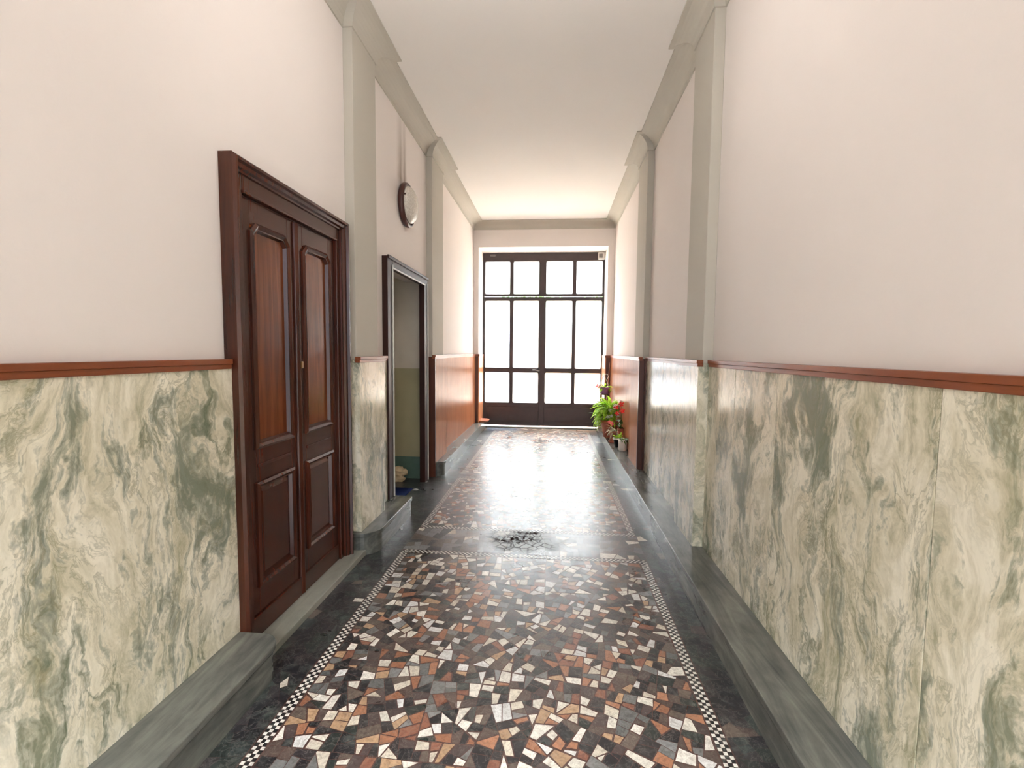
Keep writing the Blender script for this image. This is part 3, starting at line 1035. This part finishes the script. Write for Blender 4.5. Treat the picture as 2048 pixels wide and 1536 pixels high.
court_door()
bm = bmesh.new()
box(bm, OX0, OX1, YD - 0.06, YD + 0.1, 0.0, 0.018)
structure('trim_19', 'pale stone sill under the courtyard door', 'threshold', bm, 'threshold', bevel=0.003)

# door closer box in the top right corner, small catch in the top left
r_ = empty('sensor_box', (0.90, YD - 0.03, 3.36))
meta(r_, 'small white device with grey window at the upper right door corner', 'sensor')
bm = bmesh.new(); box(bm, -0.075, 0.055, -0.05, 0.0, -0.085, 0.055)
obj('housing', bm, 'white_plastic', r_, bevel=0.012)
bm = bmesh.new(); box(bm, -0.06, 0.01, -0.062, -0.05, -0.055, 0.02)
obj('window', bm, 'grey_plastic', r_, bevel=0.004)
bm = bmesh.new(); box(bm, 0.0, 0.045, -0.055, -0.05, -0.08, 0.03)
obj('side_cover', bm, 'white_plastic', r_, bevel=0.002)
bm = bmesh.new(); tube(bm, [(0.02, -0.02, 0.055), (0.05, -0.02, 0.068), (0.062, -0.02, 0.03), (0.062, -0.015, -0.5)], 0.005)
obj('cable', bm, 'grey_plastic', r_)
bm = bmesh.new(); box(bm, -1.25, -1.15, YD - 0.06, YD - 0.03, 3.355, 3.385)
meta(obj('door_catch', bm, 'grey_plastic', bevel=0.003), 'small grey metal catch at the upper left door corner', 'catch')

# added glowing globe, out of view overhead, to brighten the near walls
r_ = empty('added_fill_globe', (-0.2, 2.15, ZC))
meta(r_, 'added glowing globe under the corridor ceiling, out of view, brightening the near walls', 'added fill light')
bm = bmesh.new(); lathe(bm, [(0.0005, 0), (0.06, 0), (0.055, -0.03), (0.0006, -0.035)], 24)
obj('ceiling_rose', bm, 'brown_rim', r_, smooth=True)
bm = bmesh.new(); tube(bm, [(0, 0, -0.03), (0, 0, -0.36)], 0.006, 8)
obj('rod', bm, 'brown_rim', r_)
mt, n_, p_ = new_mat('fill_globe_glow')
p_.inputs['Emission Color'].default_value = (1.0, 0.95, 0.90, 1)
p_.inputs['Emission Strength'].default_value = 27.0
M['fill_glow'] = mt
bm = bmesh.new(); bmesh.ops.create_uvsphere(bm, u_segments=24, v_segments=16, radius=0.13, matrix=Matrix.Translation((0, 0, -0.47)))
obj('fill_globe', bm, 'fill_glow', r_, smooth=True)

# ------------------------------------------------------------------ round wall lamp
r_ = empty('wall_lamp', (XL, 4.60, 2.935))
meta(r_, 'round wall lamp with dark brown rim and milky glass dome on the left wall', 'wall lamp')
bm = bmesh.new(); lathe(bm, [(0.0005, 0.0), (0.185, 0.0), (0.205, 0.01), (0.212, 0.03), (0.206, 0.052), (0.188, 0.060), (0.176, 0.055), (0.172, 0.045)], 48, ax='X')
obj('lamp_rim', bm, 'brown_rim', r_, smooth=True)
bm = bmesh.new()
lathe(bm, [(0.178 * math.cos(t * PI / 2 / 10) + 0.0004, 0.048 + 0.085 * math.sin(t * PI / 2 / 10)) for t in range(11)], 48, ax='X')
obj('lamp_glass', bm, 'lamp_glass', r_, smooth=True)
for a in (PI * 0.9, PI * 1.57, PI * 0.23):
    bm = bmesh.new()
    yy, zz = 0.182 * math.cos(a), 0.182 * math.sin(a)
    bmesh.ops.create_uvsphere(bm, u_segments=10, v_segments=8, radius=0.009, matrix=Matrix.Translation((0.066, yy, zz)))
    obj('clip', bm, 'brown_rim', r_, smooth=True)

# ------------------------------------------------------------------ plants
def leaf_blade(bm, base, dirv, length, width, droop=0.5, fold=0.25, seg=6, twist=0.0):
    """arching blade leaf with a folded midrib"""
    d = Vector(dirv).normalized()
    base = Vector(base)
    side = d.cross(Vector((0, 0, 1)))
    if side.length < 0.1: side = Vector((1, 0, 0))
    side.normalize()
    side = Quaternion(d, twist) @ side
    rows = []
    p = base.copy()
    cur = d.copy()
    for i in range(seg + 1):
        t = i / seg
        wdt = width * (math.sin(PI * min(t * 0.93 + 0.07, 1)) ** 0.8) if i < seg else 0.0008
        upv = side.cross(cur).normalized()
        rows.append([bm.verts.new(p + side * wdt / 2 + upv * wdt * fold), bm.verts.new(p), bm.verts.new(p - side * wdt / 2 + upv * wdt * fold)])
        cur = (cur + Vector((0, 0, -droop / seg))).normalized()
        p = p + cur * length / seg
    for a, b in zip(rows, rows[1:]):
        bm.faces.new((a[0], a[1], b[1], b[0])); bm.faces.new((a[1], a[2], b[2], b[1]))

def pot_mesh(r0, r1, h, rim=0.012, t=0.006):
    bm = bmesh.new()
    lathe(bm, [(0.0005, 0), (r0, 0), (r0 + (r1 - r0) * 0.86, h * 0.84), (r1 - 0.002, h * 0.84), (r1 + rim * 0.4, h * 0.86), (r1 + rim * 0.5, h), (r1 - t, h), (r1 - t - 0.004, h * 0.88), (r1 - t - 0.006, h * 0.86)], 28)
    return bm
def soil(root, r, z):
    bm = bmesh.new()
    lathe(bm, [(0.0005, z + 0.006), (r * 0.6, z + 0.004), (r, z)], 20)
    obj('soil', bm, 'soil', root, smooth=True)

def clampv(bm, x0, x1, y0, y1):
    for v_ in bm.verts:
        v_.co.x = min(max(v_.co.x, x0), x1); v_.co.y = min(max(v_.co.y, y0), y1)

def flower(bm, c, n, size, petals, rnd, cup=0.3):
    n = Vector(n).normalized()
    a = n.cross(Vector((0, 0, 1)));
    if a.length < 0.1: a = Vector((1, 0, 0))
    a.normalize(); b = n.cross(a)
    for i in range(petals):
        t = 2 * PI * i / petals + rnd.uniform(-0.15, 0.15)
        d = a * math.cos(t) + b * math.sin(t) + n * cup
        d.normalize()
        sd = n.cross(d).normalized()
        L = size * rnd.uniform(0.85, 1.1); Wd = L * 0.48
        c = Vector(c)
        pts = [c, c + d * L * 0.4 + sd * Wd * 0.5, c + d * L * 0.75 + sd * Wd * 0.42, c + d * L, c + d * L * 0.75 - sd * Wd * 0.42, c + d * L * 0.4 - sd * Wd * 0.5]
        mid = bm.verts.new(c + d * L * 0.55 - n * L * 0.10)
        vs = [bm.verts.new(p) for p in pts]
        for k_ in range(6): bm.faces.new((vs[k_], vs[(k_ + 1) % 6], mid))

# big green plant with white flowers
rnd = random.Random(4)
r_ = empty('potted_plant', (0.915, 7.45, SH))
meta(r_, 'large bright green leafy plant with white flowers in a terracotta pot', 'potted plant')
obj('pot', pot_mesh(0.10, 0.145, 0.27), 'terracotta', r_, smooth=True)
soil(r_, 0.128, 0.235)
bm = bmesh.new()
for i in range(150):
    a = rnd.uniform(0, 2 * PI)
    if rnd.random() < 0.35: a = rnd.uniform(PI * 0.75, PI * 1.25)
    el = rnd.uniform(0.15, 1.4)
    h = rnd.uniform(0.0, 0.26)
    rr = rnd.uniform(0, 0.07)
    L = rnd.uniform(0.18, 0.33)
    if math.cos(a) > 0.2: L *= 0.62
    d = (math.cos(a) * math.cos(el), math.sin(a) * math.cos(el), math.sin(el))
    leaf_blade(bm, (rr * math.cos(a), rr * math.sin(a), 0.25 + h), d, L, rnd.uniform(0.038, 0.062), rnd.uniform(0.8, 2.2), 0.2, 6, rnd.uniform(-0.5, 0.5))
for i in range(26):      # trailing to the left over the rim
    z = rnd.uniform(0.12, 0.42)
    leaf_blade(bm, (-0.10 - rnd.uniform(0, 0.06), rnd.uniform(-0.12, 0.1), z), (-1, rnd.uniform(-0.6, 0.3), rnd.uniform(-0.3, 0.6)), rnd.uniform(0.10, 0.17), 0.034, rnd.uniform(1.2, 2.4), 0.2, 6, rnd.uniform(-0.6, 0.6))
clampv(bm, -0.40, 0.115, -0.27, 0.24)
obj('foliage', bm, 'leaf', r_, smooth=True)
bm = bmesh.new()
for i in range(16):
    a = rnd.uniform(0, 2 * PI)
    tube(bm, [(0.03 * math.cos(a), 0.03 * math.sin(a), 0.235), (0.06 * math.cos(a), 0.06 * math.sin(a), 0.36), (0.09 * math.cos(a), 0.09 * math.sin(a), 0.44)], 0.003, 5)
leaf_blade(bm, (0.06, -0.05, 0.44), (0.7, -0.3, 0.9), 0.22, 0.05, 0.9)
leaf_blade(bm, (0.08, -0.09, 0.34), (0.5, -0.3, 0.8), 0.26, 0.05, 1.0)
clampv(bm, -0.3, 0.115, -0.27, 0.24)
obj('stems', bm, 'leaf_dark', r_)
bm = bmesh.new()
for c in ((0.06, -0.13, 0.51), (0.04, -0.14, 0.48), (0.075, -0.12, 0.49), (-0.02, -0.15, 0.44), (0.0, -0.15, 0.35), (-0.05, -0.14, 0.34), (0.11, -0.12, 0.38), (0.13, -0.10, 0.37), (-0.09, -0.1, 0.33), (0.09, -0.14, 0.36)):
    flower(bm, c, (rnd.uniform(-0.3, 0.3), -1, 0.3), 0.036, 5, rnd)
obj('blossoms', bm, 'petal_white', r_)

# pale container tucked behind the big pot
r_ = empty('planter', (0.86, 8.0, SH))
meta(r_, 'pale grey planter tucked behind the large terracotta pot', 'planter')
bm = bmesh.new()
v = []
for z, hx, hy in ((0, 0.085, 0.10), (0.25, 0.105, 0.13), (0.25, 0.097, 0.122), (0.22, 0.094, 0.12)):
    v.append([bm.verts.new((sx_ * hx, sy__ * hy, z)) for sx_, sy__ in ((-1, -1), (1, -1), (1, 1), (-1, 1))])
bm.faces.new(v[0]); bm.faces.new(v[3])
for a, b in zip(v, v[1:]):
    for i in range(4): bm.faces.new((a[i], a[(i + 1) % 4], b[(i + 1) % 4], b[i]))
obj('pot', bm, 'clear_grey', r_, bevel=0.006)
bm = bmesh.new(); box(bm, -0.09, 0.09, -0.115, 0.115, 0.218, 0.226); obj('soil', bm, 'soil', r_)
bm = bmesh.new()
for i in range(26):
    a = rnd.uniform(0, 2 * PI); el = rnd.uniform(0.6, 1.4)
    leaf_blade(bm, (rnd.uniform(-0.06, 0.06), rnd.uniform(-0.09, 0.09), 0.22), (math.cos(a) * math.cos(el), math.sin(a) * math.cos(el), math.sin(el)), rnd.uniform(0.16, 0.34), 0.035, rnd.uniform(0.5, 1.6))
clampv(bm, -0.3, 0.17, -0.22, 0.2)
obj('foliage', bm, 'leaf_dark', r_, smooth=True)

# second terracotta pot with a pale spider plant
r_ = empty('potted_plant', (0.935, 6.995, SH))
meta(r_, 'smaller terracotta pot on a saucer with thin arching pale striped leaves', 'potted plant')
bm = bmesh.new(); lathe(bm, [(0.0005, 0), (0.088, 0), (0.098, 0.02), (0.092, 0.02), (0.082, 0.006), (0.0006, 0.006)], 28)
obj('saucer', bm, 'terracotta', r_, smooth=True)
bm = pot_mesh(0.062, 0.088, 0.17)
for v_ in bm.verts: v_.co.z += 0.007
obj('pot', bm, 'terracotta_pale', r_, smooth=True)
soil(r_, 0.074, 0.152)
bm = bmesh.new()
for i in range(48):
    a = rnd.uniform(0, 2 * PI); el = rnd.uniform(0.5, 1.3)
    leaf_blade(bm, (0.02 * math.cos(a), 0.02 * math.sin(a), 0.155), (math.cos(a) * math.cos(el), math.sin(a) * math.cos(el), math.sin(el)), rnd.uniform(0.14, 0.24), 0.013, rnd.uniform(1.6, 3.0), 0.2, 8)
clampv(bm, -0.2, 0.10, -0.10, 0.14)
obj('foliage', bm, 'leaf_pale', r_, smooth=True)

# black pot with small plant
r_ = empty('potted_plant', (0.945, 6.66, SH))
meta(r_, 'small plant with rounded light green leaves in a black plastic pot', 'potted plant')
bm = pot_mesh(0.055, 0.078, 0.125)
obj('pot', bm, 'black_plastic', r_, smooth=True)
bm = bmesh.new(); lathe(bm, [(0.080, 0.108), (0.086, 0.110), (0.086, 0.126), (0.072, 0.127), (0.072, 0.120)], 28)
meta(obj('pot_rim', bm, 'clear_grey', r_, smooth=True), 'pale rim')
soil(r_, 0.066, 0.107)
bm = bmesh.new()
for i in range(40):
    a = rnd.uniform(0, 2 * PI); el = rnd.uniform(0.1, 1.2); rr = rnd.uniform(0, 0.05)
    leaf_blade(bm, (rr * math.cos(a), rr * math.sin(a), 0.11 + rnd.uniform(0, 0.06)), (math.cos(a) * math.cos(el), math.sin(a) * math.cos(el), math.sin(el)), rnd.uniform(0.035, 0.06), 0.026, 0.8, 0.15, 4)
obj('foliage', bm, 'leaf', r_, smooth=True)

# white pot
r_ = empty('potted_plant', (0.968, 6.43, SH))
meta(r_, 'white cylindrical pot nearest the camera with a sparse dark sprig', 'potted plant')
bm = bmesh.new(); lathe(bm, [(0.0005, 0), (0.052, 0), (0.056, 0.006), (0.058, 0.15), (0.052, 0.152), (0.050, 0.135)], 28)
obj('pot', bm, 'white_plastic', r_, smooth=True)
soil(r_, 0.05, 0.135)
bm = bmesh.new()
for i in range(22):
    a = rnd.uniform(0, 2 * PI); el = rnd.uniform(0.3, 1.3)
    leaf_blade(bm, (0.02 * math.cos(a), 0.02 * math.sin(a), 0.137), (math.cos(a) * math.cos(el), math.sin(a) * math.cos(el), math.sin(el)), rnd.uniform(0.05, 0.10), 0.018, 1.6, 0.2, 5)
obj('foliage', bm, 'leaf_dark', r_, smooth=True)

# red flowering plant against the wall
r_ = empty('potted_plant', (0.990, 6.81, SH))
meta(r_, 'tall plant with large red flower heads against the slatted wood', 'potted plant')
bm = pot_mesh(0.038, 0.044, 0.24, 0.006)
obj('pot', bm, 'terracotta', r_, smooth=True)
soil(r_, 0.036, 0.21)
bm = bmesh.new()
tube(bm, [(0, 0, 0.21), (0.005, -0.01, 0.40), (0.0, -0.02, 0.56)], 0.004, 6)
tube(bm, [(0.005, -0.01, 0.36), (-0.02, -0.02, 0.45), (-0.03, -0.03, 0.50)], 0.003, 6)
for i in range(14):
    a = rnd.uniform(0, 2 * PI); el = rnd.uniform(-0.2, 0.9)
    leaf_blade(bm, (0, -0.01, rnd.uniform(0.22, 0.36)), (math.cos(a) * math.cos(el) * 0.5 - 0.3, math.sin(a) * math.cos(el), math.sin(el)), rnd.uniform(0.07, 0.11), 0.035, 1.2)
obj('foliage', bm, 'leaf_dark', r_, smooth=True)
for c, s in (((-0.005, -0.06, 0.60), 0.045), ((-0.075, -0.05, 0.55), 0.045), ((0.005, -0.06, 0.50), 0.048), ((-0.06, -0.04, 0.46), 0.04)):
    bm = bmesh.new()
    flower(bm, c, (-0.25, -1, 0.15), s, 5, rnd, 0.15)
    obj('flower_head', bm, 'petal_red', r_)
bm = bmesh.new()
for c in ((-0.14, -0.02, 0.32), (-0.12, 0.0, 0.30), (-0.16, 0.02, 0.33)):
    flower(bm, c, (-0.2, -1, 0.2), 0.035, 5, rnd)
tube(bm, [(0, 0, 0.22), (-0.08, 0.0, 0.30), (-0.14, -0.01, 0.32)], 0.003, 5)
obj('pink_blossoms', bm, 'petal_pink', r_)

# purple pot hung by its white hook from a leaning cane
r_ = empty('walking_cane', (0.925, 8.42, SH))
meta(r_, 'thin brown wooden cane leaning in the corner by the courtyard door', 'cane')
bm = bmesh.new()
cpts = [(0.0, 0.0, 0.0), (0.045, 0.04, 0.5), (0.082, 0.075, 0.95), (0.10, 0.09, 1.16)]
tube(bm, cpts, 0.011, 8)
obj('shaft', bm, 'cane_wood', r_)
bm = bmesh.new(); tube(bm, [(0, 0, -0.0), (0, 0, 0.03)], 0.015, 10); obj('rubber_tip', bm, 'black_plastic', r_)
r_ = empty('hanging_planter', (0.90, 8.18, SH + 0.62))
meta(r_, 'small purple pot with a white hook, green leaves and a pink flower', 'hanging planter')
bm = bmesh.new(); lathe(bm, [(0.0005, 0.0), (0.058, 0.0), (0.078, 0.11), (0.082, 0.115), (0.074, 0.118), (0.070, 0.10)], 24)
obj('pot', bm, 'purple', r_, smooth=True)
soil(r_, 0.068, 0.10)
bm = bmesh.new()
hp = [(-0.072, 0, 0.11), (-0.065, 0, 0.20), (-0.03, 0, 0.30), (0.01, 0.0, 0.345), (0.045, 0.0, 0.34), (0.058, 0.0, 0.30), (0.04, 0.0, 0.26)]
tube(bm, hp, 0.006, 8)
tube(bm, [(0.072, 0, 0.11), (0.06, 0, 0.16), (-0.01, 0, 0.31)], 0.003, 6)
obj('hook', bm, 'white_plastic', r_)
bm = bmesh.new()
for i in range(34):
    a = rnd.uniform(0, 2 * PI); el = rnd.uniform(-0.1, 1.3)
    leaf_blade(bm, (0.03 * math.cos(a), 0.03 * math.sin(a), 0.10), (math.cos(a) * math.cos(el), math.sin(a) * math.cos(el), math.sin(el)), rnd.uniform(0.08, 0.15), 0.035, 1.4)
obj('foliage', bm, 'leaf', r_, smooth=True)
bm = bmesh.new(); flower(bm, (-0.115, -0.05, 0.13), (-0.3, -1, 0.1), 0.055, 5, rnd)
obj('flower_head', bm, 'petal_pink', r_)
r_ = empty('plant_stand', (0.905, 8.18, SH))
meta(r_, 'slim dark metal stand carrying the purple pot', 'plant stand')
bm = bmesh.new(); lathe(bm, [(0.0005, 0.605), (0.075, 0.605), (0.075, 0.618), (0.0006, 0.618)], 24)
obj('plate', bm, 'iron', r_)
for i in range(3):
    a = 2 * PI * i / 3 + 0.4
    bm = bmesh.new()
    tube(bm, [(0.06 * math.cos(a), 0.06 * math.sin(a), 0.606), (0.03 * math.cos(a), 0.03 * math.sin(a), 0.3), (0.065 * math.cos(a), 0.065 * math.sin(a), 0.0)], 0.005, 6)
    obj('leg', bm, 'iron', r_)

# empty terracotta saucer on the far left step
bm = bmesh.new()
lathe(bm, [(0.0005, 0), (0.125, 0), (0.145, 0.034), (0.148, 0.038), (0.138, 0.038), (0.120, 0.008), (0.0006, 0.008)], 36)
o = obj('plant_saucer', bm, 'terracotta_pale', smooth=True)
o.location = (-1.39 + 0.045, 8.78, SH)
meta(o, 'empty round terracotta saucer on the far end of the left step', 'saucer')

# ------------------------------------------------------------------ courtyard
mt, n_, p_ = new_mat('courtyard_paving')
c_ = ramp(n_, noise(n_, pos(n_), 1.5, 4), [(0.35, lin(100, 88, 74)), (0.65, lin(114, 102, 86))])
n_.links.new(c_, p_.inputs['Base Color']); p_.inputs['Roughness'].default_value = 0.8
M['paving'] = mt
M['peach'] = plain('peach_render', lin(112, 82, 54), 0.8, scale=1.5)
M['blue_grey'] = plain('blue_grey_render', lin(66, 82, 104), 0.8, scale=1.5)
bm = bmesh.new(); box(bm, -14, 14, YD + 0.22, 30, -0.2, -0.02)
structure('courtyard_floor', 'sunlit beige courtyard paving beyond the glazed door', 'courtyard', bm, 'paving')
bm = bmesh.new()
box(bm, -9, 9, 19.0, 19.3, -0.02, 2.15); box(bm, -9, 9, 18.95, 19.35, 2.15, 2.25)
meta(obj('garden_wall', bm, 'peach', bevel=0.02), 'low peach rendered wall across the courtyard', 'garden wall')
r_ = empty('shed', (-2.0, 16.6, -0.02))
meta(r_, 'blue-grey shed standing in the courtyard behind the frosted door', 'shed')
bm = bmesh.new(); box(bm, -0.9, 0.75, 0, 1.4, 0, 2.75); obj('wall', bm, 'blue_grey', r_)
bm = bmesh.new(); prism(bm, [(-1.0, -0.1, 2.75), (0.85, -0.1, 2.75), (0.85, -0.1, 2.83), (-0.08, -0.1, 3.1), (-1.0, -0.1, 2.83)], (0, 1.6, 0)); obj('roof', bm, 'grey_plastic', r_)
bm = bmesh.new(); box(bm, -0.45, 0.25, -0.03, 0.0, 0, 1.95); obj('shed_door', bm, 'blue_grey', r_)
rt_ = random.Random(9)
for tx, ty, th, tr, lab in ((-1.2, 22.0, 5.2, 1.7, 'green tree behind the shed, seen blurred through the frosted door'), (2.2, 23.5, 4.4, 1.5, 'smaller green tree right of the shed beyond the garden wall')):
    r_ = empty('tree', (tx, ty, -0.02))
    meta(r_, lab, 'tree')
    bm = bmesh.new()
    tube(bm, [(0, 0, 0), (0.05, 0, th * 0.4), (0.0, 0.1, th * 0.75)], 0.14, 8, 0.05)
    for i in range(6):
        a = i * 1.1
        tube(bm, [(0.03, 0.03, th * 0.45), (math.cos(a) * tr * 0.5, math.sin(a) * tr * 0.5, th * 0.7)], 0.05, 6, 0.02)
    obj('trunk', bm, 'bark', r_)
    bm = bmesh.new()
    for i in range(1500):
        while True:
            q = Vector((rt_.uniform(-1, 1), rt_.uniform(-1, 1), rt_.uniform(-1, 1)))
            if 0.3 < q.length < 1: break
        c = Vector((q.x * tr, q.y * tr, th * 0.72 + q.z * th * 0.30))
        leaf_blade(bm, c, (rt_.uniform(-1, 1), rt_.uniform(-1, 1), rt_.uniform(-0.5, 1)), 0.22, 0.12, 0.6, 0.1, 2)
    obj('foliage', bm, 'leaf_tree', r_)
